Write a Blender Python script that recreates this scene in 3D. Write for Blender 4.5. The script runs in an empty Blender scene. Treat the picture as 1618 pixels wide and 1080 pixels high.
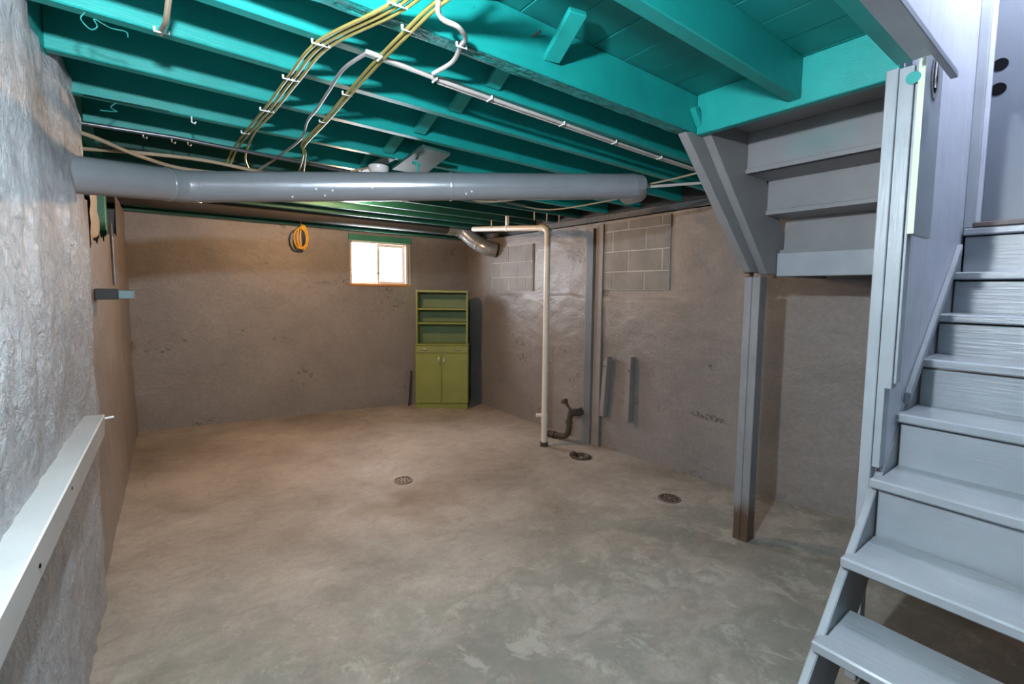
import bpy, bmesh, math, random
import numpy as np
from mathutils import Vector, Matrix, noise
random.seed(7)
scene = bpy.context.scene
C = scene.collection

# ------------------------------------------------------------------ camera
F_PX, PPX, PPY = 720.0, 809.0, 511.0
def unit(v): return v / np.linalg.norm(v)
_y = unit(np.array([270.0 - PPX, 452.0 - PPY, F_PX]))
_h = np.array([1270.0 - PPX, 464.5 - PPY, F_PX])
_u = unit(np.cross(_h, _y)); _u = -_u if _u[1] > 0 else _u
_x = unit(np.cross(_y, _u)); _x = -_x if _x[0] < 0 else _x
R = np.stack([_x, _y, _u])
cam_d = bpy.data.cameras.new('camera')
cam_d.sensor_width = 36.0
cam_d.lens = 36.0 * F_PX / 1618.0
cam_d.shift_y = (PPY - 540.0) / 1618.0
cam_d.clip_start = 0.02
cam = bpy.data.objects.new('camera', cam_d); C.objects.link(cam)
m = Matrix.Identity(4)
for i in range(3):
    m[i][0] = R[i][0]; m[i][1] = -R[i][1]; m[i][2] = -R[i][2]
m[2][3] = 1.5
cam.matrix_world = m
scene.camera = cam

# ------------------------------------------------------------------ world, light, exposure
w = bpy.data.worlds.new('overcast_sky'); scene.world = w; w.use_nodes = True
w.node_tree.nodes['Background'].inputs[0].default_value = (0.86, 0.92, 1.0, 1)
w.node_tree.nodes['Background'].inputs[1].default_value = 32.0
scene.view_settings.view_transform = 'Standard'
scene.view_settings.look = 'None'
scene.view_settings.exposure = 1.15
scene.view_settings.gamma = 1.0
scene.view_settings.use_curve_mapping = False
COOL_POS = (0.0, 0.57, 2.12); COOL_POWER = 82; COOL_COL = (0.86, 0.94, 1.0)
WARM_POS = (1.28, 4.16, 2.266); WARM_POWER = 56; WARM_COL = (1.0, 0.58, 0.29)
STAIR_POS = (2.72, 0.10, 3.5); STAIR_POWER = 44; STAIR_COL = (0.84, 0.90, 1.0)
# daylight portal in the window opening
pl = bpy.data.lights.new('window_portal', 'AREA'); pl.shape = 'RECTANGLE'; pl.size = 0.8; pl.size_y = 0.6
pl.cycles.is_portal = True
po = bpy.data.objects.new('window_portal', pl); C.objects.link(po)
po.location = (2.25, 6.2, 1.82); po.rotation_euler = (math.radians(-90), 0, 0)

# ------------------------------------------------------------------ materials
def new_mat(name):
    mt = bpy.data.materials.new(name); mt.use_nodes = True
    nt = mt.node_tree
    return mt, nt, nt.nodes['Principled BSDF']
def node(nt, t, **kw):
    n = nt.nodes.new(t)
    for k, v in kw.items():
        if k in n.inputs: n.inputs[k].default_value = v
        else: setattr(n, k, v)
    return n
def coords(nt, scale=(1, 1, 1)):
    g = node(nt, 'ShaderNodeNewGeometry')
    mp = node(nt, 'ShaderNodeMapping'); mp.inputs['Scale'].default_value = scale
    nt.links.new(g.outputs['Position'], mp.inputs['Vector'])
    return mp.outputs['Vector']
def ramp(nt, src, stops):
    r = node(nt, 'ShaderNodeValToRGB')
    while len(r.color_ramp.elements) < len(stops): r.color_ramp.elements.new(0.5)
    for e, (p, c) in zip(r.color_ramp.elements, stops):
        e.position = p; e.color = (*c, 1) if len(c) == 3 else c
    nt.links.new(src, r.inputs['Fac'])
    return r.outputs['Color']
def mix(nt, a, b, fac, mode='MIX'):
    n = node(nt, 'ShaderNodeMix', data_type='RGBA', blend_type=mode)
    for s, v in ((n.inputs['A'], a), (n.inputs['B'], b)):
        if hasattr(v, 'is_linked') or hasattr(v, 'node'): nt.links.new(v, s)
        else: s.default_value = (*v, 1)
    if hasattr(fac, 'node'): nt.links.new(fac, n.inputs['Factor'])
    else: n.inputs['Factor'].default_value = fac
    return n.outputs['Result']
def nz(nt, vec, scale, detail=4, rough=.55, dist=0):
    n = node(nt, 'ShaderNodeTexNoise'); n.inputs['Scale'].default_value = scale
    n.inputs['Detail'].default_value = detail; n.inputs['Roughness'].default_value = rough
    n.inputs['Distortion'].default_value = dist
    nt.links.new(vec, n.inputs['Vector'])
    return n.outputs['Fac']
def bump(nt, p, h, strength, dist=.01, prev=None):
    b = node(nt, 'ShaderNodeBump'); b.inputs['Strength'].default_value = strength; b.inputs['Distance'].default_value = dist
    nt.links.new(h, b.inputs['Height'])
    if prev is not None: nt.links.new(prev, b.inputs['Normal'])
    nt.links.new(b.outputs['Normal'], p.inputs['Normal'])
    return b.outputs['Normal']

def paint(name, col, rough=.45, metal=0, var=.12, vscale=6, grain=(1, 1, 1), gscale=30, gstr=.15, gdist=.004, spots=None, spec=.5):
    mt, nt, p = new_mat(name)
    v = coords(nt); gv = coords(nt, grain)
    lo = tuple(c * (1 - var) for c in col); hi = tuple(min(1, c * (1 + var)) for c in col)
    c = ramp(nt, nz(nt, v, vscale), [(.3, lo), (.7, hi)])
    if spots:
        f = ramp(nt, nz(nt, v, spots[1], 6, .65), [(spots[2], (0, 0, 0)), (spots[2] + .06, (1, 1, 1))])
        c = mix(nt, c, spots[0], f)
    nt.links.new(c, p.inputs['Base Color'])
    p.inputs['Roughness'].default_value = rough; p.inputs['Metallic'].default_value = metal
    p.inputs['Specular IOR Level'].default_value = spec
    if gstr: bump(nt, p, nz(nt, gv, gscale, 5, .6), gstr, gdist)
    return mt
def plain(name, col, rough=.5, metal=0, emit=0):
    mt, nt, p = new_mat(name)
    p.inputs['Base Color'].default_value = (*col, 1); p.inputs['Roughness'].default_value = rough; p.inputs['Metallic'].default_value = metal
    if emit:
        p.inputs['Emission Color'].default_value = (*col, 1); p.inputs['Emission Strength'].default_value = emit
    return mt

def wall_mat(name, col, rough, s1, d1, s2, d2, stretch=(1, 1, 1), crack=True, stain=None):
    mt, nt, p = new_mat(name)
    v = coords(nt); sv = coords(nt, stretch)
    c = ramp(nt, nz(nt, v, 1.7, 6, .6), [(.25, tuple(x * .84 for x in col)), (.75, tuple(min(1, x * 1.14) for x in col))])
    fine = ramp(nt, nz(nt, v, 34, 4, .6), [(.3, (.88, .88, .88)), (.7, (1.06, 1.06, 1.06))])
    c = mix(nt, c, fine, 1.0, 'MULTIPLY')
    if crack:   # chipped patches with a shape of their own
        a = ramp(nt, nz(nt, coords(nt, (1, 1, 2.2)), 1.3, 3, .5), [(.60, (0, 0, 0)), (.66, (1, 1, 1))])
        b = ramp(nt, nz(nt, v, 22, 5, .7), [(.56, (0, 0, 0)), (.62, (1, 1, 1))])
        c = mix(nt, c, tuple(x * .38 for x in col), mix(nt, a, b, 1.0, 'MULTIPLY'))
    if stain:
        f = ramp(nt, nz(nt, v, stain[1], 5, .6), [(stain[2], (0, 0, 0)), (stain[2] + .12, (1, 1, 1))])
        c = mix(nt, c, stain[0], f)
    nt.links.new(c, p.inputs['Base Color'])
    p.inputs['Roughness'].default_value = rough
    n1 = bump(nt, p, nz(nt, sv, 5, 8, .62, .6), s1, d1)
    n2 = bump(nt, p, nz(nt, sv, 26, 6, .65, 1.0), s2, d2, n1)
    return mt

M = {}
M['wall'] = wall_mat('grey_wall_paint', (.222, .205, .200), .38, .28, .03, .45, .008, (1, 1, 1.6))
M['wall_rough'] = wall_mat('rough_silver_grey_plaster', (.355, .372, .405), .33, .6, .035, 1.0, .014, (1.25, 1.25, 1.0), False)
M['wall_hidden'] = wall_mat('plain_grey_plaster', (.10, .10, .10), .6, .3, .02, .2, .005)
M['block'] = paint('grey_block_paint', (.19, .18, .17), .6, var=.2, gscale=60, gstr=.5, gdist=.004)
M['mortar'] = paint('pale_mortar', (.40, .385, .36), .7, gscale=50, gstr=.4)
M['teal'] = paint('teal_beam_paint', (.006, .27, .25), .45, var=.10, vscale=5, grain=(4, 30, 30), gscale=6, gstr=.25, gdist=.004, spots=((.02, .10, .10), 14, .70))
M['teal_plank'] = paint('teal_plank_paint', (.004, .19, .18), .5, var=.16, vscale=3, grain=(30, 3, 30), gscale=6, gstr=.2, gdist=.003)
M['teal_darkened'] = paint('darkened_teal_beam_paint', (.004, .075, .060), .6, var=.2, vscale=5, grain=(4, 30, 30), gscale=6, gstr=.25)  # darkened copy of the beam teal, for the joists behind the duct
M['teal_rough'] = paint('worn_teal_paint', (.012, .21, .20), .5, var=.35, vscale=18, gscale=35, gstr=.9, gdist=.01, spots=((.03, .06, .06), 30, .62))
M['cover'] = paint('dull_dark_teal_board', (.030, .085, .080), .55, var=.25, gscale=30, gstr=.3)
M['green_sill'] = paint('green_sill_paint', (.035, .19, .12), .45, var=.2, gstr=.2)
M['grey_stair'] = paint('blue_grey_stair_paint', (.295, .318, .352), .27, var=.09, vscale=4, grain=(26, 1.6, 26), gscale=3.2, gstr=.42, gdist=.005, spots=((.16, .17, .19), 11, .70))
M['grey_wood'] = paint('grey_wood_paint', (.30, .325, .36), .36, var=.10, vscale=5, grain=(24, 24, 2), gscale=5, gstr=.22, gdist=.004, spots=((.12, .15, .15), 15, .72))
M['grey_flat'] = paint('flat_grey_wood_paint', (.215, .215, .225), .48, var=.07, gstr=.1)
M['wall_board'] = paint('grey_brown_wall_board_paint', (.215, .20, .196), .45, var=.08, grain=(24, 24, 2), gscale=5, gstr=.15)
def smear_mat():
    mt, nt, p = new_mat('grey_riser_paint_with_teal_smear')
    v = coords(nt); c = ramp(nt, nz(nt, v, 6), [(.3, (.20, .20, .21)), (.7, (.23, .23, .24))])
    d = node(nt, 'ShaderNodeVectorMath', operation='DISTANCE'); nt.links.new(coords(nt, (1, 1, 2.6)), d.inputs[0]); d.inputs[1].default_value = (2.53, .93, 2.245*2.6)
    a = node(nt, 'ShaderNodeMath', operation='MULTIPLY_ADD'); nt.links.new(nz(nt, coords(nt, (1, 3, 8)), 9, 5), a.inputs[0]); a.inputs[1].default_value = .3; nt.links.new(d.outputs['Value'], a.inputs[2])
    f = ramp(nt, a.outputs[0], [(.15, (.5, .5, .5)), (.38, (0, 0, 0))])
    nt.links.new(mix(nt, c, (.06, .24, .23), f), p.inputs['Base Color']); p.inputs['Roughness'].default_value = .48
    return mt
M['grey_smear'] = smear_mat()
M['white_panel'] = paint('pale_lilac_grey_panel', (.50, .52, .60), .36, var=.07, grain=(20, 20, 1.5), gscale=5, gstr=.10)
M['rail'] = paint('off_white_rail_paint', (.40, .41, .42), .45, var=.06, grain=(20, 2, 20), gscale=5, gstr=.12)
M['yellow_edge'] = paint('pale_yellow_edge', (.62, .66, .52), .55, var=.08)
M['door'] = paint('grey_door_paint', (.13, .15, .185), .42, var=.04, gscale=80, gstr=.1)
M['brown_sill'] = paint('brown_threshold', (.10, .075, .065), .45, var=.25, gscale=25, gstr=.3)
M['black'] = plain('black_hole', (.006, .006, .008), .9)
M['black'].node_tree.nodes['Principled BSDF'].inputs['Specular IOR Level'].default_value = .05
M['duct'] = paint('painted_grey_duct_metal', (.35, .37, .41), .25, metal=.5, var=.06, gscale=9, gstr=.05, gdist=.004)
M['duct_dark'] = paint('dark_grey_duct_metal', (.045, .045, .048), .7, metal=0, var=.15, gscale=9, gstr=.08)
M['tape'] = paint('silver_tape', (.35, .35, .34), .4, metal=.5, gscale=30, gstr=.2)
M['box_cover'] = plain('teal_grey_cover', (.13, .20, .21), .4, .2)
M['pvc'] = paint('white_plastic_pipe', (.62, .59, .54), .38, var=.05, gstr=0)
M['cable_y'] = paint('yellow_cable_sheath', (.26, .215, .06), .45, var=.15, gstr=0)
M['cable_w'] = paint('white_cable_sheath', (.47, .44, .42), .45, var=.1, gstr=0)
M['cable_g'] = paint('grey_cable_sheath', (.22, .20, .20), .45, var=.1, gstr=0)
M['cable_t'] = paint('tan_cable_sheath', (.40, .31, .22), .5, var=.15, gstr=0)
M['cord'] = paint('bright_yellow_cord', (.75, .43, .05), .4, var=.1, gstr=0)
M['staple'] = plain('white_staple', (.75, .76, .78), .4)
M['conduit'] = plain('steel_conduit', (.16, .17, .19), .35, .7)
M['rust'] = paint('rusty_iron', (.055, .040, .033), .75, var=.5, vscale=30, gscale=45, gstr=.8, gdist=.006)
M['iron'] = paint('brown_iron_grate', (.13, .095, .08), .65, var=.3, vscale=40, gscale=60, gstr=.5)
M['iron_dusty'] = paint('dusty_brown_grate', (.20, .155, .125), .7, var=.3, vscale=40, gscale=60, gstr=.5)
M['cab'] = paint('olive_green_enamel', (.20, .235, .055), .42, var=.10, vscale=4, gscale=50, gstr=.05, spots=((.09, .09, .03), 9, .72))
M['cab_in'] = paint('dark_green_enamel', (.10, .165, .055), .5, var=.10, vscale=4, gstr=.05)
M['chrome'] = plain('chrome', (.72, .71, .69), .25, .75)
M['vinyl'] = plain('white_vinyl', (.62, .58, .54), .4)
M['orange_wood'] = paint('orange_brown_wood', (.45, .20, .06), .5, var=.2, grain=(3, 30, 30), gscale=5, gstr=.2)
M['porcelain'] = plain('white_porcelain', (.72, .70, .72), .25)
M['bulb_warm'] = plain('warm_bulb', (1.0, .70, .42), .3, 0, 5)
M['bulb_cool'] = plain('cool_bulb', (.88, .95, 1.0), .3, 0, 5)
M['old_wood'] = paint('old_bare_wood', (.20, .14, .085), .7, var=.3, grain=(25, 25, 3), gscale=5, gstr=.4)
M['dark_wood'] = paint('dark_stick', (.045, .04, .038), .6)
# support post: grey paint with a bare damp-stained foot
def post_mat():
    mt, nt, p = new_mat('grey_post_with_damp_foot')
    v = coords(nt); gv = coords(nt, (24, 24, 2))
    c = ramp(nt, nz(nt, v, 5), [(.3, (.185, .185, .20)), (.7, (.235, .235, .25))])
    s = node(nt, 'ShaderNodeSeparateXYZ'); nt.links.new(v, s.inputs[0])
    a = node(nt, 'ShaderNodeMath', operation='MULTIPLY_ADD'); nt.links.new(nz(nt, coords(nt, (12, 12, 2)), 3), a.inputs[0]); a.inputs[1].default_value = .25; nt.links.new(s.outputs['Z'], a.inputs[2])
    f = ramp(nt, a.outputs[0], [(.26, (1, 1, 1)), (.36, (0, 0, 0))])
    c = mix(nt, c, (.085, .052, .033), f)
    nt.links.new(c, p.inputs['Base Color']); p.inputs['Roughness'].default_value = .45
    bump(nt, p, nz(nt, gv, 5, 5), .25, .004)
    return mt
M['post'] = post_mat()
def floor_mat():
    mt, nt, p = new_mat('stained_concrete')
    v = coords(nt)
    c = ramp(nt, nz(nt, v, 1.1, 8, .62, .4), [(.30, (.195, .165, .14)), (.48, (.30, .265, .235)), (.68, (.40, .36, .325))])
    fine = ramp(nt, nz(nt, v, 55, 6, .7), [(.3, (.86, .86, .86)), (.7, (1.08, 1.08, 1.08))])
    c = mix(nt, c, fine, 1.0, 'MULTIPLY')
    mid = ramp(nt, nz(nt, coords(nt, (1, 1.7, 1)), 6.5, 8, .68, 1.2), [(.28, (.80, .79, .78)), (.5, (1.0, 1.0, 1.0)), (.72, (1.13, 1.13, 1.13))])
    c = mix(nt, c, mid, 1.0, 'MULTIPLY')
    s = node(nt, 'ShaderNodeSeparateXYZ'); nt.links.new(v, s.inputs[0])
    # greenish worn paint flecks, mostly near the foot of the stairs
    g = node(nt, 'ShaderNodeMath', operation='MULTIPLY'); g.inputs[1].default_value = .30; nt.links.new(s.outputs['Y'], g.inputs[0])
    near = ramp(nt, g.outputs[0], [(.45, (1, 1, 1)), (.90, (0, 0, 0))])
    f1 = ramp(nt, nz(nt, v, 3.2, 9, .72, .8), [(.47, (0, 0, 0)), (.55, (1, 1, 1))])
    c = mix(nt, c, (.175, .18, .155), mix(nt, mix(nt, f1, near, 1.0, 'MULTIPLY'), (.55, .55, .55), 1.0, 'MULTIPLY'))
    f2 = ramp(nt, nz(nt, coords(nt, (1.3, 1, 1)), 4.6, 10, .75, .5), [(.545, (0, 0, 0)), (.60, (1, 1, 1))])
    c = mix(nt, c, (.47, .44, .385), mix(nt, mix(nt, f2, near, 1.0, 'MULTIPLY'), (.42, .42, .42), 1.0, 'MULTIPLY'))
    # brown rust stain round the middle drain
    d = node(nt, 'ShaderNodeVectorMath', operation='DISTANCE'); nt.links.new(v, d.inputs[0]); d.inputs[1].default_value = (1.37, 3.05, -.05)
    a = node(nt, 'ShaderNodeMath', operation='MULTIPLY_ADD'); nt.links.new(nz(nt, v, 5, 5, .6), a.inputs[0]); a.inputs[1].default_value = .9; nt.links.new(d.outputs['Value'], a.inputs[2])
    f3 = ramp(nt, a.outputs[0], [(.45, (.85, .85, .85)), (.95, (0, 0, 0))])
    c = mix(nt, c, (.17, .115, .075), f3)
    # hairline cracks
    vo = node(nt, 'ShaderNodeTexVoronoi', feature='DISTANCE_TO_EDGE'); vo.inputs['Scale'].default_value = .45
    nn = node(nt, 'ShaderNodeTexNoise'); nn.inputs['Scale'].default_value = 3; nt.links.new(v, nn.inputs['Vector'])
    av = node(nt, 'ShaderNodeVectorMath', operation='MULTIPLY_ADD'); nt.links.new(nn.outputs['Color'], av.inputs[0]); av.inputs[1].default_value = (.3, .3, .3); nt.links.new(v, av.inputs[2])
    nt.links.new(av.outputs[0], vo.inputs['Vector'])
    cr = ramp(nt, vo.outputs['Distance'], [(0, (.80, .79, .78)), (.003, (1, 1, 1))])
    cm = ramp(nt, nz(nt, v, .8, 2), [(.48, (0, 0, 0)), (.56, (1, 1, 1))])
    c = mix(nt, c, mix(nt, c, cr, 1.0, 'MULTIPLY'), cm)
    nt.links.new(c, p.inputs['Base Color'])
    nt.links.new(ramp(nt, nz(nt, v, 3, 5), [(.3, (.58, .58, .58)), (.7, (.78, .78, .78))]), p.inputs['Roughness'])
    n1 = bump(nt, p, nz(nt, v, 9, 8, .65), .25, .01)
    bump(nt, p, nz(nt, v, 90, 4, .6), .2, .003, n1)
    return mt
M['floor'] = floor_mat()
def glass_mat():
    mt = bpy.data.materials.new('window_glass'); mt.use_nodes = True; nt = mt.node_tree; nt.nodes.clear()
    o = node(nt, 'ShaderNodeOutputMaterial'); t = node(nt, 'ShaderNodeBsdfTransparent'); g = node(nt, 'ShaderNodeBsdfGlossy'); g.inputs['Roughness'].default_value = .05
    x = node(nt, 'ShaderNodeMixShader'); x.inputs[0].default_value = .06
    nt.links.new(t.outputs[0], x.inputs[1]); nt.links.new(g.outputs[0], x.inputs[2]); nt.links.new(x.outputs[0], o.inputs[0])
    return mt
M['glass'] = glass_mat()

# ------------------------------------------------------------------ geometry helpers
WL = {}     # world location of every object
class G:
    def __init__(s): s.v = []; s.f = []
    def add(s, v, f):
        n = len(s.v); s.v += [tuple(map(float, p)) for p in v]; s.f += [tuple(i + n for i in q) for q in f]; return s
    def box(s, lo, hi):
        x0, y0, z0 = lo; x1, y1, z1 = hi
        return s.add([(x0,y0,z0),(x1,y0,z0),(x1,y1,z0),(x0,y1,z0),(x0,y0,z1),(x1,y0,z1),(x1,y1,z1),(x0,y1,z1)],
                     [(0,3,2,1),(4,5,6,7),(0,1,5,4),(1,2,6,5),(2,3,7,6),(3,0,4,7)])
    def obox(s, o, a, b, c):        # corner + three edge vectors
        o, a, b, c = map(Vector, (o, a, b, c))
        v = [o, o+a, o+a+b, o+b, o+c, o+a+c, o+a+b+c, o+b+c]
        f = [(0,3,2,1),(4,5,6,7),(0,1,5,4),(1,2,6,5),(2,3,7,6),(3,0,4,7)]
        if a.cross(b).dot(c) < 0: f = [tuple(reversed(q)) for q in f]
        return s.add(v, f)
    def beam(s, p, q, w_, h_, up=(0, 0, 1)):
        p, q, up = Vector(p), Vector(q), Vector(up); d = (q - p)
        sx = d.normalized().cross(up).normalized(); uz = sx.cross(d.normalized())
        return s.obox(p - sx*w_/2 - uz*h_/2, d, sx*w_, uz*h_)
    def prism(s, poly, axis, a, b):  # polygon in the two other axes, extruded from a to b
        n = len(poly)
        def P(u, v_, t): return {0: (t, u, v_), 1: (u, t, v_), 2: (u, v_, t)}[axis]
        v = [P(u, v_, a) for u, v_ in poly] + [P(u, v_, b) for u, v_ in poly]
        f = [tuple(range(n - 1, -1, -1)), tuple(range(n, 2*n))] + [(i, (i+1) % n, (i+1) % n + n, i + n) for i in range(n)]
        return s.add(v, f)
    def tube(s, path, r, n=10, caps=True):
        P = [Vector(p) for p in path]; rr = r if isinstance(r, (list, tuple)) else [r]*len(P)
        up = None; rings = []
        for i, p in enumerate(P):
            t = ((P[min(i+1, len(P)-1)] - p).normalized() + (p - P[max(i-1, 0)]).normalized()).normalized()
            if up is None:
                up = Vector((0, 0, 1)) if abs(t.z) < .9 else Vector((1, 0, 0))
            up = (up - t*up.dot(t)).normalized(); sd = t.cross(up)
            rings.append([p + (up*math.cos(2*math.pi*k/n) + sd*math.sin(2*math.pi*k/n))*rr[i] for k in range(n)])
        v = [q for g in rings for q in g]; f = []
        for i in range(len(P)-1):
            for k in range(n): f.append((i*n+k, i*n+(k+1) % n, (i+1)*n+(k+1) % n, (i+1)*n+k))
        if caps: f += [tuple(range(n-1, -1, -1)), tuple(range((len(P)-1)*n, len(P)*n))]
        return s.add(v, f)
    def lathe(s, prof, ctr, n=20):  # profile of (radius, z)
        v = []; f = []
        for r_, z in prof:
            for k in range(n): v.append((ctr[0]+r_*math.cos(2*math.pi*k/n), ctr[1]+r_*math.sin(2*math.pi*k/n), ctr[2]+z))
        for i in range(len(prof)-1):
            for k in range(n): f.append((i*n+k, i*n+(k+1) % n, (i+1)*n+(k+1) % n, (i+1)*n+k))
        f += [tuple(range(n-1, -1, -1)), tuple(range((len(prof)-1)*n, len(prof)*n))]
        return s.add(v, f)
def smooth_path(pts, k=8):          # Catmull-Rom through the points
    P = [Vector(p) for p in pts]; out = []
    for i in range(len(P)-1):
        a, b, c, d = P[max(i-1, 0)], P[i], P[i+1], P[min(i+2, len(P)-1)]
        for j in range(k):
            t = j/k
            out.append(.5*((2*b)+(c-a)*t+(2*a-5*b+4*c-d)*t*t+(3*b-a-3*c+d)*t**3))
    out.append(P[-1]); return out

def obj(name, g, mat, parent=None, bevel=0, smooth=False, origin=None, fixn=True):
    me = bpy.data.meshes.new(name)
    V = np.array(g.v)
    if origin is None:
        lo, hi = V.min(0), V.max(0); origin = ((lo[0]+hi[0])/2, (lo[1]+hi[1])/2, lo[2])
    V = V - np.array(origin)
    me.from_pydata(V.tolist(), [], g.f); me.update()
    bm = bmesh.new(); bm.from_mesh(me)
    if fixn: bmesh.ops.recalc_face_normals(bm, faces=bm.faces)
    if bevel: bmesh.ops.bevel(bm, geom=list(bm.edges), offset=bevel, segments=1, affect='EDGES', clamp_overlap=True)
    bm.to_mesh(me); bm.free()
    if smooth:
        me.polygons.foreach_set('use_smooth', [True]*len(me.polygons))
        try: me.set_sharp_from_angle(angle=math.radians(40))
        except Exception: pass
    me.materials.append(M[mat])
    o = bpy.data.objects.new(name, me); C.objects.link(o)
    WL[o.name] = Vector(origin)
    if parent is not None:
        o.parent = parent; o.location = Vector(origin) - WL[parent.name]
    else: o.location = origin
    return o
def thing(name, loc, label, cat, group=None):
    o = bpy.data.objects.new(name, None); C.objects.link(o); o.location = loc; o.empty_display_size = .05
    WL[o.name] = Vector(loc)
    return tag(o, label, cat, group)
def tag(o, label, cat=None, group=None):
    o['label'] = label
    if cat: o['category'] = cat
    if group: o['group'] = group
    return o
def struct(o, label, cat):
    o['kind'] = 'structure'; return tag(o, label, cat)
def light(name, loc, power, col, radius, parent=None):
    d = bpy.data.lights.new(name, 'POINT'); d.energy = power; d.color = col; d.shadow_soft_size = radius
    o = bpy.data.objects.new(name, d); C.objects.link(o)
    if parent is not None: o.parent = parent; o.location = Vector(loc) - WL[parent.name]
    else: o.location = loc
    return o

# ------------------------------------------------------------------ the shell
def zf(x, y):
    s = 1 - math.exp(-max(0, y - 1)/1.3)
    return -.0425*max(0, x + .35)*s
def grid(us, vs, fn, hole=None):
    g = G(); nv = len(vs)
    g.v = [tuple(fn(u, v)) for u in us for v in vs]
    for i in range(len(us)-1):
        for j in range(nv-1):
            if hole and hole((us[i]+us[i+1])/2, (vs[j]+vs[j+1])/2): continue
            g.f.append((i*nv+j, (i+1)*nv+j, (i+1)*nv+j+1, i*nv+j+1))
    return g
def fb(x, y, z, s, o=4): return noise.fractal(Vector((x*s, y*s, z*s)), 1.0, 2.0, o)
fl = grid(np.linspace(-.7, 3.9, 70), np.linspace(-1.9, 6.4, 120), lambda x, y: (x, y, zf(x, y) + .004*fb(x, y, 0, 2.0)))
floor = struct(obj('floor', fl, 'floor', smooth=True, origin=(1.6, 2.2, 0), fixn=False), 'stained bare concrete basement floor sloping to the far corner', 'floor')

WX0, WX1, WZ0, WZ1 = 1.855, 2.645, 1.535, 2.115     # window opening
us = sorted(set(list(np.linspace(-.62, 3.75, 90)) + [WX0, WX1])); vs = sorted(set(list(np.linspace(-.3, 2.24, 50)) + [WZ0, WZ1]))
wb = grid(us, vs, lambda x, z: (x, 5.98 - .010*fb(x, 3, z, 1.6) * (0 if (WX0-.08 < x < WX1+.08 and z > WZ0-.08) else 1), z), lambda x, z: WX0 < x < WX1 and WZ0 < z < WZ1)
wall_far = struct(obj('wall_far', wb, 'wall', smooth=True), 'grey painted far wall with the small window', 'wall')
# outer thickness of the far wall, around the window
for lo, hi in (((-.7, 5.995, -.3), (WX0-.02, 6.25, 2.24)), ((WX1+.02, 5.995, -.3), (3.9, 6.25, 2.24)), ((WX0-.02, 5.995, -.3), (WX1+.02, 6.25, WZ0-.03)), ((WX0-.02, 5.995, WZ1+.02), (WX1+.02, 6.25, 2.24))):
    obj('masonry_core', G().box(lo, hi), 'wall_hidden', wall_far)
def ridge(y, z):     # plaster coat ends in a ragged ledge above which the wall is thinner
    if not 2.2 < y < 4.6: return 0
    zl = 1.47 + .05*fb(y, 3, 0, 1.8) - .04*max(0, abs(y-3.4)-.7)
    return .020*max(0, min(1, (zl - z)/.03))*max(0, min(1, (y-2.2)/.3))*max(0, min(1, (4.6-y)/.3))*max(0, min(1, (z-.9)/.5))
wr = grid(np.linspace(-1.9, 6.05, 170), np.linspace(-.3, 2.22, 130), lambda y, z: (3.61 - ridge(y, z) - (.016*fb(7, y, z, 1.3) + .006*fb(2, y, z, 6))*(.25 if (4.3 < y < 5.4 and 1.45 < z) or (2.4 < y < 3.35 and 1.45 < z) else 1), y, z))
wall_right = struct(obj('wall_right', wr, 'wall', smooth=True), 'grey painted right wall with patches of bare blocks', 'wall')
obj('masonry_core', G().box((3.66, -1.95, -.3), (3.9, 6.3, 2.24)), 'wall_hidden', wall_right)
# exposed blocks, each its own piece
def blocks(y0, y1, rows):
    obj('mortar_bed', G().box((3.5935, y0, rows[0][0]), (3.66, y1, rows[-1][1])), 'mortar', wall_right)
    for z0, z1, joints in rows:
        ys = [y0] + [j for j in joints if y0 < j < y1] + [y1]
        for a, b in zip(ys[:-1], ys[1:]):
            if b - a < .03: continue
            obj('block', G().box((3.589 + random.uniform(0, .003), a+.006, z0+.006), (3.61, b-.006, z1-.006)), 'block', wall_right, bevel=.003)
blocks(4.39, 5.29, [(1.50, 1.675, [4.519, 4.896]), (1.675, 1.868, [4.685, 5.073]), (1.868, 2.08, [4.50, 4.89])])
blocks(2.46, 3.23, [(1.52, 1.70, [2.73, 3.109]), (1.70, 1.90, [2.536, 2.924]), (1.90, 2.105, [2.72, 3.122]), (2.105, 2.20, [2.55, 2.93])])

# scribbled scratch on the right wall plaster
sq = [(3.598 - .004*math.sin(i), 2.17 - .017*i*.75 + .022*math.sin(i*1.9), .455 + .020*math.cos(i*1.7) + .008*math.sin(i*.6)) for i in range(22)]
obj('scratch_mark', G().tube(smooth_path(sq, 4), .0019, 5), 'rust', wall_right)
# left wall: thick rough-plastered near part, thinner far part with a broken top
def lw_top(y): return 2.44 if y < 2.45 else 2.44 - (y-2.45)*.55
ln = G(); ny, nzv = 150, 80
ys = np.linspace(-1.9, 2.82, ny)
def lwx(y, t, x):
    z = -.1 + t*(lw_top(y)+.1)
    return min(x, -.308) if .80 < z < 1.0 and y < 2.6 else x
ln = grid(ys, np.linspace(0, 1, nzv), lambda y, t: (lwx(y, t, -.315 + .020*fb(y*.8, 5, t*1.1, 3.0, 6) + .010*fb(y*1.5, 9, t*1.3, 11, 4) + .02*(1-t)**2 + .022*max(0, min(1, (y-2.3)/.4))*t), y, -.1 + t*(lw_top(y)+.1)))
wall_left = struct(obj('wall_left', ln, 'wall_rough', smooth=True), 'rough silver-grey plastered left wall beside the handrail', 'wall')
obj('wall_end', G().prism([(-.7, -.1), (-.31, -.1), (-.315, 2.0), (-.315, 2.2), (-.7, 2.2)], 1, 2.77, 2.822), 'wall_rough', wall_left)
obj('masonry_core', G().box((-.75, -1.95, -.1), (-.345, 2.80, 2.2)), 'wall_hidden', wall_left)
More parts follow.
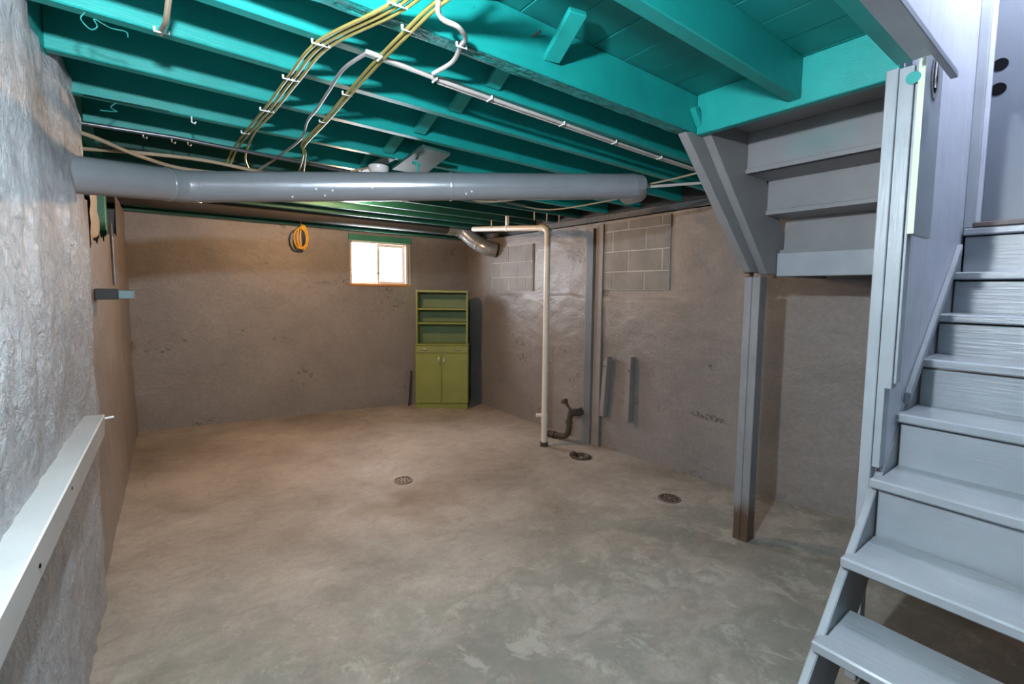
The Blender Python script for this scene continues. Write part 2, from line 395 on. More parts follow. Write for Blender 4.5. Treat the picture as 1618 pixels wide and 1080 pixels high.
def fw_top(y):
    if y < 3.35: return 1.95 + .05*fb(y, 0, 0, 6)
    if y < 4.5: return 1.72 + .14*(y-3.35) + .05*fb(y, 0, 0, 9)
    if y < 5.0: return 1.9 + .05*fb(y, 0, 0, 9)
    return 2.24
lf = grid(np.linspace(2.82, 6.05, 95), np.linspace(0, 1, 46), lambda y, t: (-.345 + .012*fb(y, 5, t*2, 2.0) + .03*(1-t)**3, y, -.1 + t*(fw_top(y)+.1)))
wall_left_far = struct(obj('wall_left_far', lf, 'wall', smooth=True), 'smooth grey far part of the left wall with broken top', 'wall')
obj('masonry_core', G().box((-.75, 2.83, -.1), (-.38, 6.3, 1.62)), 'wall_hidden', wall_left_far)
obj('broken_block', G().add(*(lambda g: (g.v, g.f))(grid(np.linspace(4.0, 4.42, 8), np.linspace(1.6, 2.27, 12), lambda y, z: (-.40 + .03*fb(y, 1, z, 7), y + .03*fb(y, 4, z, 6), z)))), 'mortar', wall_left_far, smooth=True)
for y in (3.45, 4.62):
    obj('wall_stud', G().box((-.43, y, 1.6), (-.375, y+.10, 2.3)), 'green_sill', wall_left_far, bevel=.004)
obj('bare_lath', G().box((-.44, 3.72, 1.75), (-.42, 3.74, 2.3)), 'old_wood', wall_left_far)
obj('cavity_back', G().box((-.75, 2.9, 1.6), (-.70, 6.3, 2.6)), 'wall_hidden', wall_left_far)
# masonry and earth outside the walls up to the floor above
obj('masonry_core', G().box((-.8, 5.98, 2.236), (3.95, 6.3, 2.53)), 'wall_hidden', wall_far)
obj('masonry_core', G().box((-.85, -2.0, -.3), (-.74, 6.3, 2.53)), 'wall_hidden', wall_left)
obj('masonry_core', G().box((3.66, -1.95, 2.2), (3.95, 6.3, 2.53)), 'wall_hidden', wall_right)
# walls behind the camera close the basement
wall_near = struct(obj('wall_near', G().box((-.75, -1.95, -.2), (3.9, -1.85, 2.5)), 'wall_hidden'), 'grey basement wall behind the viewer', 'wall')

# ------------------------------------------------------------------ ceiling: planks and joists
ceiling = struct(obj('ceiling', G().box((-.80, .53, 2.492), (3.95, 6.3, 2.53)).box((-.80, .40, 2.492), (1.0, .53, 2.53)), 'teal_plank'), 'teal painted underside of the floor above with joists', 'ceiling')
xs = [-.75]
while xs[-1] < 3.85: xs.append(xs[-1] + (.181 if xs[-1] > -.7 else .127))
for a, b in zip(xs[:-1], xs[1:]):
    obj('plank', G().box((a+.002, .40 if b < 1.0 else .532, 2.466 + random.uniform(-.001, .003)), (b-.002, 6.3, 2.492)), 'teal_plank', ceiling, bevel=.0025)
ceil_near = obj('subfloor', G().box((-.75, -1.95, 2.466), (1.0, .40, 2.53)), 'teal_plank', ceiling)
obj('subfloor', G().box((1.0, -1.95, 2.466), (3.95, -.48, 2.53)), 'teal_plank', ceiling)
obj('subfloor', G().box((3.36, -.48, 2.466), (3.95, .546, 2.53)), 'teal_plank', ceiling)
def joist(y, x0, x1, w_=.045, z0=2.30, skew=.0, mat='teal', lab=None, yw=None):
    g = G().prism([(x0, y), (x1, y + skew), (x1, y + skew + w_), (x0, y + w_)], 2, z0, 2.466)
    o = obj('joist', g, mat, ceiling, bevel=.004)
    if lab: o['label'] = lab
    return o
obj('joist', G().box((1.0, .470, 2.30), (2.06, .528, 2.398)), 'teal', ceiling, bevel=.003)['label'] = 'joist trimming the edge of the stair opening'
joist(.467, -.32, 1.0, .058)
joist(.845, -.32, 2.10, .052, lab='heavy joist running into the stair header')
joist(1.315, -.32, 2.20, .065, z0=2.285, lab='thick rough trimmer joist with split underside', mat='teal')
obj('joist_chipped_underside', grid(np.linspace(-.3, 2.1, 160), np.linspace(1.318, 1.377, 8), lambda x, y: (x, y, 2.284 - .006*abs(fb(x*.6, y*5, 0, 9, 5)))), 'teal_rough', ceiling)
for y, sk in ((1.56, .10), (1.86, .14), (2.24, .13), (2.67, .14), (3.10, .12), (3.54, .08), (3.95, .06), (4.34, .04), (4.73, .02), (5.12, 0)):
    joist(y, -.32, 3.62, .045, skew=sk, mat='teal' if y < 3.3 else 'teal_darkened')
obj('rim_joist', G().box((-.7, 5.93, 2.345), (3.7, 5.975, 2.466)), 'green_sill', ceiling)
obj('rim_joist', G().box((-.345, -1.9, 2.30), (-.32, 2.95, 2.466)), 'teal', ceiling)
obj('rim_joist', G().box((-.70, 2.95, 2.30), (-.62, 5.98, 2.466)), 'teal', ceiling)
obj('rim_joist', G().box((3.63, .6, 2.3), (3.66, 6.1, 2.466)), 'dark_wood', ceiling)
header = obj('header', G().box((2.10, .53, 2.275), (2.145, 1.313, 2.466)), 'teal', ceiling, bevel=.004); header['label'] = 'teal header board across the stair opening'
for y in (-.1, -.5, -.9, -1.3, -1.7): joist(y, -.32, 1.0 if y > -.45 else 3.6, .045)
obj('sistered_strip', G().box((-.27, 2.665, 2.30), (.02, 2.69, 2.335)), 'teal', ceiling)
# herringbone bridging between the joists
br = [(1.375, 1.56+.035, .0), (1.605+.03, 1.86+.045, 0), (1.905+.045, 2.24+.04, 0), (2.285+.04, 2.67+.045, 0), (2.715+.04, 3.10+.03, 0)]
for k, (yn, yfar, _) in enumerate(br):
    obj('bridging', G().beam((1.075, yfar - .004, 2.325), (1.075, yn + .006, 2.44), .065, .02), 'teal', ceiling, bevel=.002)
obj('bridging', G().beam((1.145, 1.312, 2.345), (1.10, 1.13, 2.415), .065, .022), 'teal', ceiling, bevel=.002)['label'] = 'loose bridging stub pointing out of the trimmer'
obj('bridging', G().beam((.80, 1.31, 2.45), (.93, .90, 2.45), .06, .022), 'teal', ceiling, bevel=.002)
obj('nail', G().tube([(1.06, 1.316, 2.40), (1.065, 1.28, 2.405)], .004, 6), 'rust', ceiling)
sill = struct(obj('trim_1', G().box((-.345, 5.86, 2.235), (3.55, 5.975, 2.262)).box((-.345, 5.855, 2.272), (3.55, 5.93, 2.325)), 'green_sill', bevel=.003), 'long green sill plate lying on top of the far wall', 'sill')

# ------------------------------------------------------------------ window
win = thing('window_1', (2.25, 6.0, WZ0), 'small bright sliding basement window with white sashes', 'window'); win['kind'] = 'structure'
fr = G()
for lo, hi in (((WX0, 5.975, WZ0+.03), (WX0+.028, 6.16, WZ1)), ((WX1-.028, 5.975, WZ0+.03), (WX1, 6.16, WZ1)), ((WX0, 5.975, WZ1-.02), (WX1, 6.16, WZ1+.02))):
    fr.box(lo, hi)
obj('frame', fr, 'vinyl', win, bevel=.003)
obj('lintel_board', G().box((WX0-.02, 5.955, WZ1+.005), (WX1+.05, 5.985, WZ1+.085)), 'green_sill', win, bevel=.003)
obj('window_sill', G().box((WX0-.01, 5.965, WZ0), (WX1+.03, 6.2, WZ0+.032)), 'orange_wood', win, bevel=.004)
def sash(x0, x1, y, z0, z1, t):
    s = G().box((x0, y, z0), (x0+t, y+.03, z1)).box((x1-t, y, z0), (x1, y+.03, z1)).box((x0+t, y, z0), (x1-t, y+.03, z0+t)).box((x0+t, y, z1-t), (x1-t, y+.03, z1))
    o = obj('sash', s, 'vinyl', win, bevel=.002)
    obj('pane', G().box((x0+t, y+.012, z0+t), (x1-t, y+.016, z1-t)), 'glass', o)
sash(WX0+.028, 2.25, 6.055, WZ0+.032, WZ1-.02, .022)
sash(2.225, WX1-.028, 6.015, WZ0+.032, WZ1-.02, .036)
obj('sash_latch', G().box((2.205, 6.0, 1.70), (2.255, 6.018, 1.715)), 'chrome', win)
obj('side_channel', G().box((WX1+.02, 5.955, WZ0+.01), (WX1+.034, 5.985, WZ1)), 'chrome', win)

# ------------------------------------------------------------------ basement stairs
nos = [(1.345, .214), (1.576, .416), (1.79, .614), (2.04, .828), (2.27, 1.039), (2.52, 1.238), (2.766, 1.42), (3.02, 1.615)]
st = thing('basement_stairs', (2.1, .05, 0), 'blue-grey painted wooden basement stairs with open lower risers', 'stairs')
def sline(x): return .295 + .85*(x - 1.50)
for y0, y1 in ((.50, .525), (-.46, -.42)):
    obj('stringer', G().prism([(1.155, .0), (3.20, sline(3.20)), (3.20, sline(3.20)-.30), (1.55, .0)], 1, y0, y1), 'grey_stair', st, bevel=.004)
TR = .27
for i, (x, z) in enumerate(nos):
    e = .018
    obj('tread', G().prism([(x, -.44), (x, .50+e), (x+.045, .50+e), (x+.07, .498), (x+TR, .498), (x+TR, -.44)], 2, z-.036, z), 'grey_stair', st, bevel=.006)
for i in range(2, len(nos)):
    z0 = nos[i][1]; z1 = nos[i+1][1]-.045 if i+1 < len(nos) else 1.795
    x = (nos[i+1][0] if i+1 < len(nos) else 3.255) + .03
    if i+1 == len(nos): x = 3.20
    obj('riser', G().box((x, -.42, z0-.03), (x+.02, .495, z1)), 'grey_stair', st, bevel=.003)
obj('landing_nosing', G().box((3.165, -.42, 1.80), (3.30, .50, 1.835)), 'grey_stair', st, bevel=.006)
obj('skirt_strip', G().prism([(2.36, sline(2.36)+.035), (3.10, sline(3.10)+.05), (3.10, sline(3.10)+.10), (2.36, sline(2.36)+.085)], 1, .484, .506), 'grey_wood', st, bevel=.004)

# stair wall of upright boards
wall_stair = struct(obj('wall_stair', G().box((2.14, .530, 1.15), (3.30, .545, 4.30)), 'grey_wood'), 'pale grey boarded wall beside the stairs', 'wall')
xb = [2.15, 2.33, 2.53, 2.71, 2.90, 3.08, 3.235]
for a, b in zip(xb[:-1], xb[1:]):
    zb = sline(a) - .02
    obj('panel_board', G().prism([(a+.0008, zb), (b-.0008, sline(b)-.02), (b-.0008, 4.30), (a+.0008, 4.30)], 1, .506, .530), 'white_panel', wall_stair, bevel=.001)
obj('stairwell_board', G().box((.95, .503, 2.40), (2.15, .530, 4.30)), 'white_panel', wall_stair)
# door at the top of the stairs
door = thing('door_1', (3.26, 0, 1.84), 'grey door with two dark lock holes at the stair head', 'door'); door['kind'] = 'structure'
dp = obj('door_panel', G().box((3.262, -.43, 1.865), (3.30, .462, 3.9)), 'door', door, bevel=.003)
for z in (2.622, 2.507):
    c = (3.262, .432, z)
    obj('lock_hole', G().tube([(3.258, .432, z), (3.266, .432, z)], .029, 20), 'black', dp)
obj('jamb', G().box((3.20, .468, 1.84), (3.27, .506, 3.95)), 'grey_wood', door, bevel=.003)
obj('door_stop', G().box((3.235, .452, 1.86), (3.262, .470, 3.95)), 'white_panel', door, bevel=.002)
obj('threshold', G().box((3.165, -.43, 1.836), (3.30, .468, 1.862)), 'brown_sill', door, bevel=.005)
wall_door = struct(obj('wall_door', G().box((3.302, -.5, 1.2), (3.36, .58, 4.3)), 'wall_hidden'), 'wall behind the door at the stair head', 'wall')
wall_well = struct(obj('wall_stairwell', G().box((1.0, -.50, 2.3), (3.36, -.47, 4.3)).box((.95, -.5, 2.3), (1.0, .55, 4.3)), 'white_panel'), 'pale wall enclosing the near side of the stairwell', 'wall')
struct(obj('ceiling_stairwell', G().box((.9, -.55, 4.3), (3.40, .60, 4.36)), 'white_panel'), 'pale ceiling over the stairwell', 'ceiling')
# floor edge trim over the stairs
trim2 = struct(obj('trim_2', G().box((1.0, .417, 2.272), (1.985, .468, 2.299)), 'grey_wood', bevel=.002), 'grey board under the floor edge above the stairs', 'trim')
struct(obj('trim_3', G().box((1.0, .396, 2.262), (2.23, .416, 2.284)), 'grey_wood', bevel=.002), 'thin grey edging strip along the stair opening', 'trim')

# near support post: two studs side by side
np_ = thing('support_post', (2.11, .52, 0), 'pale grey double stud post between the stairs and stringer', 'post', 'stair support posts')
obj('stud', G().box((2.08, .526, 0), (2.138, .562, 2.30)), 'grey_wood', np_, bevel=.003)
obj('stud', G().prism([(.524, .86), (.524, 2.295), (.482, 2.295), (.482, 1.16), (.501, 1.16), (.501, .86)], 0, 2.082, 2.145), 'grey_wood', np_, bevel=.002)
obj('filler_strip', G().box((2.092, .472, 1.18), (2.145, .4805, 2.295)), 'grey_wood', np_, bevel=.002)
obj('paint_patch', G().tube([(2.0785, .484, 2.250), (2.0835, .484, 2.250)], .021, 20), 'teal', np_)['label'] = 'round teal unpainted patch'
# board with slotted latch hole
bd = thing('latch_board', (2.2, .47, 1.715), 'short upright board with pale yellow edge beside the door', 'board')
obj('board_face', G().box((2.084, .4525, 1.715), (2.31, .4705, 2.37)), 'grey_wood', bd, bevel=.001)
obj('edge_face', G().box((2.079, .4525, 1.716), (2.084, .4705, 2.369)), 'yellow_edge', bd)  # narrow edge coloured paler and yellower than the board face
sl = obj('slot_plate', G().prism([(2.20 + .05*math.cos(t*math.pi/8), 2.27 + .075*math.sin(t*math.pi/8)) for t in range(16)], 1, .449, .453), 'grey_flat', bd)
obj('latch_slot', G().prism([(2.195 + .026*math.cos(t*math.pi/8), 2.275 + .06*math.sin(t*math.pi/8)) for t in range(16)], 1, .4475, .4495), 'black', bd)
obj('slot_rim', G().tube([(2.181, .447, 2.23), (2.181, .447, 2.32)], .004, 8), 'chrome', bd)

# ------------------------------------------------------------------ entry stairs seen from below
es = thing('entry_stairs', (2.6, .93, 1.6), 'grey flight of entry steps seen from underneath', 'stairs')
obj('stringer', G().prism([(2.147, 2.29), (2.83, 1.615), (3.02, 1.615), (3.10, 1.80), (2.46, 2.46), (2.147, 2.46)], 1, 1.27, 1.314), 'grey_flat', es, bevel=.003)
obj('stringer', G().prism([(2.00, 2.265), (2.67, 1.625), (2.80, 1.625), (2.16, 2.28)], 1, 1.382, 1.425), 'grey_flat', es, bevel=.003) if 0 else None
obj('stringer', G().prism([(2.015, 2.275), (2.72, 1.625), (2.95, 1.625), (2.20, 2.38), (2.20, 2.284), (2.06, 2.284)], 1, 1.3145, 1.36), 'grey_flat', es, bevel=.003)
obj('strip_end', G().prism([(2.035, 2.385), (2.099, 2.31), (2.099, 2.36), (2.06, 2.40)], 1, 1.285, 1.3135), 'teal', es, bevel=.002)['label'] = 'teal painted end of the stringer strip'
obj('stringer', G().prism([(2.17, 2.335), (2.89, 1.615), (3.02, 1.615), (3.10, 1.80), (2.46, 2.46), (2.17, 2.46)], 1, .56, .60), 'grey_flat', es, bevel=.003)
for x, z0, z1 in ((2.53, 2.145, 2.362), (2.785, 1.955, 2.145), (3.03, 1.765, 1.952)):
    obj('riser', G().box((x, .60, z0), (x+.02, 1.27, z1)), 'grey_smear' if x < 2.6 else 'grey_flat', es, bevel=.002)
for x0, x1, z in ((2.147, 2.56, 2.362), (2.515, 2.815, 2.145), (2.77, 3.06, 1.952)):
    obj('tread', G().box((x0, .60, z), (x1, 1.27, z+.025)), 'grey_flat', es, bevel=.002)
obj('landing_rim', G().box((2.94, .57, 1.605), (2.978, 1.268, 1.745)), 'grey_wood', es, bevel=.004)
obj('landing_floor', G().box((2.978, .56, 1.745), (3.585, 1.36, 1.765)), 'grey_flat', es)
for y_ in (.62, 1.22): obj('landing_joist', G().box((2.978, y_, 1.605), (3.585, y_+.045, 1.745)), 'grey_flat', es)
obj('upper_enclosure', G().box((3.06, .56, 1.97), (3.585, 1.30, 2.0)), 'grey_flat', es)
zb = zf(2.83, 1.33)
pf = thing('support_post', (2.83, 1.33, zb), 'free-standing grey post with damp brown foot under the entry stairs', 'post', 'stair support posts')
obj('stud', G().box((2.785, 1.335, zb-.005), (2.87, 1.378, 1.60)), 'post', pf, bevel=.003)
obj('stud', G().box((2.785, 1.287, zb-.008), (2.87, 1.333, 1.60)), 'post', pf, bevel=.003)
obj('shim', G().box((2.77, 1.345, 1.60), (2.83, 1.375, 1.645)), 'old_wood', pf, bevel=.003)

# ------------------------------------------------------------------ ducts
def ring(p, d, r, t):
    p = Vector(p); d = Vector(d).normalized(); return G().tube([p - d*t, p - d*t*.4, p + d*t*.4, p + d*t], [r*.99, r, r, r*.99], 32, True)
RD = .0765
a0, a1, a2 = Vector((-.42, 2.52, 1.935)), Vector((.085, 2.855, 2.00)), Vector((2.30, 1.85, 2.147))
du = thing('duct_pipe', (1.0, 2.8, 2.0), 'long round grey sheet-metal duct crossing under the joists', 'duct')
d01, d12 = (a1-a0).normalized(), (a2-a1).normalized()
obj('duct_section', G().tube([a0, a1 - d01*.08], RD, 36), 'duct', du, smooth=True)
obj('duct_section', G().tube([a1 + d12*.07, a1 + d12*1.32], RD, 36), 'duct', du, smooth=True)
obj('duct_section', G().tube([a1 + d12*1.31, a2], RD*.985, 36), 'duct', du, smooth=True)
obj('elbow', G().tube([a1 - d01*.10, a1 - d01*.03, a1 + d12*.03, a1 + d12*.09], RD*1.012, 36), 'duct', du, smooth=True)
for p, d in ((a1 - d01*.10, d01), (a1 - d01*.03, d01), (a1 + d12*.04, d12), (a1 + d12*1.32, d12)):
    obj('seam_band', ring(p, d, RD*1.04, .007), 'duct', du)
obj('end_elbow', G().tube([a2 - d12*.01, a2 + d12*.02, a2 + Vector((.065, .03, -.012)), a2 + Vector((.10, .12, -.012))], [RD*1.01, RD*1.01, RD*.98, RD*.9], 36), 'duct', du, smooth=True)
for t, q in ((.62, .4), (.66, .9), (.7, .5), (.5, 1.0), (.9, .3), (1.40, .8), (1.43, .6)):
    side = d12.cross(Vector((0, 0, 1))).normalized()
    n_ = (side*math.cos(.9*q) - Vector((0, 0, 1))*math.sin(.9*q)).normalized()
    if n_.y > 0: n_ = Vector((-n_.x, -n_.y, n_.z))
    c = a1 + d12*t + n_*RD
    obj('screw_head', G().tube([c - n_*.002, c + n_*.003], .005, 8), 'staple', du)
d2 = thing('duct_pipe', (1.6, 5.5, 2.22), 'dark grey round duct above the far wall sill', 'duct')
DR = .105
obj('duct_section', G().tube([(-.5, 5.52, 2.345), (3.13, 5.52, 2.345)], DR, 28), 'duct_dark', d2, smooth=True)
obj('tape_wrap', ring((3.06, 5.52, 2.345), (1, 0, 0), DR*1.03, .06), 'tape', d2, smooth=True)
obj('duct_elbow', G().tube(smooth_path([(3.12, 5.52, 2.345), (3.25, 5.49, 2.30), (3.36, 5.38, 2.17), (3.46, 5.24, 2.08), (3.58, 5.18, 2.05)], 5), DR*.98, 28), 'duct', d2, smooth=True)
obj('seam_band', ring((3.26, 5.485, 2.29), (.13, -.08, -.1), DR*1.03, .007), 'tape', d2, smooth=True)
obj('seam_band', ring((3.40, 5.32, 2.125), (.1, -.14, -.1), DR*1.03, .007), 'tape', d2, smooth=True)

# ------------------------------------------------------------------ plastic drain pipe
pv = thing('drain_pipe', (3.09, 3.545, zf(3.09, 3.545)), 'white plastic drain pipe dropping from the ceiling to the floor', 'pipe')
zp = zf(3.09, 3.545)
PR = .031
obj('pipe_section', G().tube([(3.09, 3.545, zp+.03), (3.09, 3.545, 2.07)], PR, 24), 'pvc', pv, smooth=True)
obj('elbow', G().tube(smooth_path([(3.09, 3.545, 2.05), (3.09, 3.548, 2.11), (3.09, 3.60, 2.142), (3.09, 3.66, 2.148)], 5), PR*1.15, 24), 'pvc', pv, smooth=True)
obj('pipe_section', G().tube([(3.09, 3.64, 2.148), (3.09, 4.97, 2.268)], PR, 24), 'pvc', pv, smooth=True)
obj('coupling', G().tube([(3.09, 3.545, .12), (3.09, 3.545, .22)], PR*1.15, 24), 'pvc', pv, smooth=True)
obj('cleanout_plug', G().tube([(3.07, 3.565, .20), (3.02, 3.60, .20)], .022, 16), 'pvc', pv, smooth=True)
obj('floor_collar', G().tube([(3.09, 3.545, zp-.01), (3.09, 3.545, zp+.045)], PR*1.35, 24), 'rust', pv, smooth=True)
obj('hanger_strap', G().box((3.075, 4.24, 2.20), (3.105, 4.265, 2.345)).tube([(3.09, 4.23, 2.202), (3.09, 4.27, 2.206)], PR*1.12, 20), 'staple', pv)

# ------------------------------------------------------------------ green cabinet in the corner
wv = Vector((.833, -.553, 0)).normalized(); dv = Vector((.553, .833, 0)).normalized(); c0 = Vector((2.635, 5.722, -.147))
CW, CD = .725, .285
def cb(u0, u1, w0, w1, z0, z1): return G().obox(c0 + wv*u0 + dv*w0 + Vector((0, 0, z0)), wv*(u1-u0), dv*(w1-w0), Vector((0, 0, z1-z0)))
cab = thing('kitchen_cabinet', tuple(c0 + wv*CW/2 + dv*CD/2), 'olive green metal kitchen cabinet with open shelves and cupboard', 'cabinet')
obj('base_body', cb(0, CW, .012, CD, .075, .885), 'cab', cab, bevel=.006)
obj('plinth', cb(.01, CW-.01, .012, CD, 0, .075), 'cab', cab, bevel=.004)
obj('counter', cb(-.004, CW+.004, -.004, CD, .885, .905), 'cab', cab, bevel=.006)
dr = obj('drawer', cb(.006, CW-.006, -.002, .02, .785, .880), 'cab', cab, bevel=.005)
for k in (0, 1):
    dd = obj('door', cb(.006 + k*CW/2, CW/2-.004 + k*(CW/2-.002), -.002, .02, .085, .772), 'cab', cab, bevel=.006)
    hx = CW/2 - .035 + k*.07
    hp = [c0 + wv*hx + dv*q + Vector((0, 0, z)) for q, z in ((0, .735), (-.022, .72), (-.026, .685), (-.022, .65), (0, .635))]
    obj('handle', G().tube(smooth_path(hp, 4), [.008]*8+[.012]*1+[.008]*8, 10), 'chrome', dd, smooth=True)
    ux = .14 + k*.435
    hp = [c0 + wv*(ux+e) + dv*q + Vector((0, 0, .838)) for e, q in ((-.05, 0), (-.03, -.02), (0, -.026), (.03, -.02), (.05, 0))]
    obj('drawer_pull', G().tube(smooth_path(hp, 4), [.008]*8+[.013]*1+[.008]*8, 10), 'chrome', dr, smooth=True)
HT = 1.638; HD0 = .012
obj('side_panel', cb(.012, .034, HD0, CD, .905, HT), 'cab', cab, bevel=.003)
obj('side_panel', cb(CW-.034, CW-.012, HD0, CD, .905, HT), 'cab', cab, bevel=.003)
obj('top_panel', cb(.034, CW-.034, HD0, CD, HT-.03, HT), 'cab', cab, bevel=.004)
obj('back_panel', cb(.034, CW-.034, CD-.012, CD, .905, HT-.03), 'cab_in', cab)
for z in (1.20, 1.395): obj('shelf', cb(.034, CW-.034, HD0+.004, CD-.012, z-.024, z), 'cab', cab, bevel=.004)

# ------------------------------------------------------------------ things along the walls
hr = thing('handrail', (-.28, .5, .85), 'white-grey wooden rail board fixed to the left plaster wall', 'handrail')
obj('rail', G().prism([(-.32, .955), (-.243, .955), (-.247, .862), (-.32, .862)], 1, -1.4, 2.56), 'rail', hr, bevel=.004)
obj('nail', G().tube([(-.247, 1.35, .90), (-.243, 1.35, .90)], .005, 8), 'black', hr); obj('nail', G().tube([(-.247, 1.75, .925), (-.243, 1.75, .925)], .005, 8), 'black', hr)
obj('screw', G().tube([(-.30, 2.60, .925), (-.22, 2.62, .925)], .005, 8), 'staple', hr)
eb = thing('electrical_box', (-.26, 3.5, 1.42), 'small grey metal junction box sticking out of the left wall', 'electrical box')
obj('box_body', G().box((-.345, 3.45, 1.42), (-.245, 3.56, 1.482)), 'duct_dark', eb, bevel=.004)
obj('box_cover', G().box((-.245, 3.455, 1.424), (-.175, 3.555, 1.474)), 'box_cover', eb, bevel=.003)
obj('conduit', G().tube([(-.33, 4.4, 1.50), (-.335, 4.4, 1.95)], .008, 8), 'conduit', eb)
vb = thing('wall_batten', (3.57, 3.35, zf(3.55, 3.35)), 'tall grey vertical boxed batten on the right wall', 'batten')
obj('board', G().box((3.545, 3.345, zf(3.55, 3.35)-.01), (3.60, 3.445, 2.16)), 'wall_board', vb, bevel=.003)
obj('board', G().box((3.575, 3.235, zf(3.55, 3.25)-.01), (3.60, 3.335, 2.19)), 'wall_board', vb, bevel=.003)
for pts, lab in ((((3.19, .21), (3.15, .785), (3.095, .84), (3.135, .21)), 'short tilted grey wall cleat next to the tall batten'), (((2.875, .232), (2.845, .80), (2.80, .875), (2.81, .232)), 'short upright grey wall cleat right of the tilted one')):
    t_ = thing('wall_cleat', (3.57, pts[0][0]-.03, .21), lab, 'cleat', 'short wall cleats')
    obj('strip', G().prism(list(pts), 0, 3.53, 3.60), 'wall_board', t_, bevel=.003)
    obj('nail', G().tube([(3.526, pts[1][0]-.02, .74), (3.532, pts[1][0]-.02, .74)], .008, 8), 'rust', t_)
# rusty trap and valve
tr = thing('rusty_valve', (3.45, 3.55, -.12), 'rusty iron water pipe with valve low on the right wall', 'valve')
obj('wall_stub', G().tube([(3.60, 3.46, .195), (3.50, 3.46, .19), (3.42, 3.52, .185)], .042, 14), 'rust', tr, smooth=True)
obj('bend', G().tube(smooth_path([(3.43, 3.50, .19), (3.42, 3.515, .10), (3.42, 3.52, .0), (3.42, 3.56, -.075), (3.40, 3.66, -.10), (3.38, 3.78, -.105)], 5), .031, 14), 'rust', tr, smooth=True)
obj('union_nut', G().tube([(3.42, 3.517, .065), (3.42, 3.517, .10)], .038, 8), 'rust', tr); obj('union_nut', G().tube([(3.39, 3.70, -.103), (3.38, 3.80, -.107)], .042, 8), 'rust', tr)
obj('valve_stem', G().tube([(3.43, 3.48, .20), (3.44, 3.56, .245), (3.44, 3.60, .29)], .015, 10), 'rust', tr, smooth=True)
obj('valve_wheel', G().tube([(3.43, 3.60, .275), (3.435, 3.615, .31)], .036, 10), 'rust', tr)
ls = tag(obj('thin_stick', G().obox((2.60, 5.86, -.12), (.022, 0, 0), (0, .015, 0), (.075, .09, .47)), 'dark_wood'), 'thin dark stick leaning on the far wall beside the cabinet', 'stick')

# floor drains
def drain(x, y, r, lab, holes, im='iron'):
    z = zf(x, y)
    d = thing('floor_drain', (x, y, z), lab, 'drain', 'floor drains')
    obj('rim', G().lathe([(r, -.02), (r, .006), (r*.86, .010), (r*.86, -.02)], (x, y, z), 28), im, d, smooth=True)
    g = obj('grate', G().lathe([(r*.86, -.01), (r*.86, .006), (r*.3, .008), (.001, .008)], (x, y, z), 28), im, d)
    for rr, k in holes:
        for i in range(k):
            a = 2*math.pi*i/k
            obj('slot', G().tube([(x+r*rr*math.cos(a), y+r*rr*math.sin(a), z+.0075), (x+r*rr*math.cos(a), y+r*rr*math.sin(a), z+.0095)], r*.075, 8), 'black', g)
drain(3.004, 1.977, .085, 'round perforated iron floor drain nearest the free-standing post', ((.35, 6), (.65, 12)))
drain(1.474, 3.435, .075, 'flat round floor drain in the brown stain mid-floor', ((.4, 6), (.68, 10)), 'iron_dusty')
dz = zf(3.163, 3.076)
dk = thing('floor_drain', (3.163, 3.076, dz), 'crusty open floor drain in front of the rusty valve', 'drain', 'floor drains')
obj('rim', G().lathe([(.105, -.01), (.10, .012), (.07, .02), (.05, .004), (.001, .0)], (3.163, 3.076, dz), 20), 'rust', dk, smooth=True)
obj('rubble', G().lathe([(.04, 0), (.035, .03), (.012, .045)], (3.12, 3.14, dz+.005), 8), 'rust', dk); obj('rubble', G().lathe([(.03, 0), (.026, .02), (.01, .03)], (3.20, 3.03, dz+.01), 7), 'iron', dk)

# ------------------------------------------------------------------ lamps
jb = thing('lampholder', (1.10, 2.93, 2.23), 'white oval porcelain lampholder under the joists just above the round duct', 'lampholder')
obj('holder', G().lathe([(.03, -.05), (.05, -.045), (.064, -.02), (.064, 0), (.045, .008), (.02, .008)], (1.10, 2.93, 2.288), 24), 'porcelain', jb, smooth=True)
obj('socket_rim', G().lathe([(.028, -.014), (.036, -.012), (.036, 0), (.028, 0)], (1.10, 2.93, 2.239), 20), 'cable_t', jb, smooth=True)
obj('mounting_board', G().box((1.065, 2.74, 2.296), (1.135, 3.17, 2.312)), 'cover', jb)
lp = thing('ceiling_lamp', (WARM_POS[0], WARM_POS[1], WARM_POS[2]), 'warm bulb with an added shade under the joists hidden behind the round duct', 'lamp')
lx, ly, lz = WARM_POS
obj('stem', G().tube([(lx, ly, lz+.03), (lx, ly, 2.468)], .012, 10), 'porcelain', lp)
obj('added_shade', G().lathe([(.014, .012), (.06, .010), (.14, .002), (.14, -.001), (.06, .007), (.014, .009)], (lx, ly, lz+.025), 28), 'porcelain', lp, smooth=True)  # unseen dish, added to keep the warm light off the joists
obj('bulb', G().lathe([(.003, -.014), (.012, -.010), (.016, 0), (.014, .010)], (lx, ly, lz+.020), 14), 'bulb_warm', lp, smooth=True)
light('warm_bulb_light', WARM_POS, WARM_POWER, WARM_COL, .03, lp)
lc = thing('ceiling_lamp', (COOL_POS[0], COOL_POS[1], 2.15), 'bare cool white bulb hanging above the viewer', 'lamp')
obj('cord', G().tube([(COOL_POS[0], COOL_POS[1], 2.28), (COOL_POS[0], COOL_POS[1], 2.466)], .004, 8), 'cable_w', lc)
obj('socket', G().lathe([(.012, .07), (.02, .065), (.02, 0), (.016, -.005)], (COOL_POS[0], COOL_POS[1], 2.23), 16), 'porcelain', lc)
obj('bulb', G().lathe([(.003, -.055), (.018, -.05), (.026, -.03), (.024, -.012), (.014, .01), (.013, .03)], (COOL_POS[0], COOL_POS[1], 2.215), 16), 'bulb_cool', lc, smooth=True)
light('cool_bulb_light', COOL_POS, COOL_POWER, COOL_COL, .035, lc)
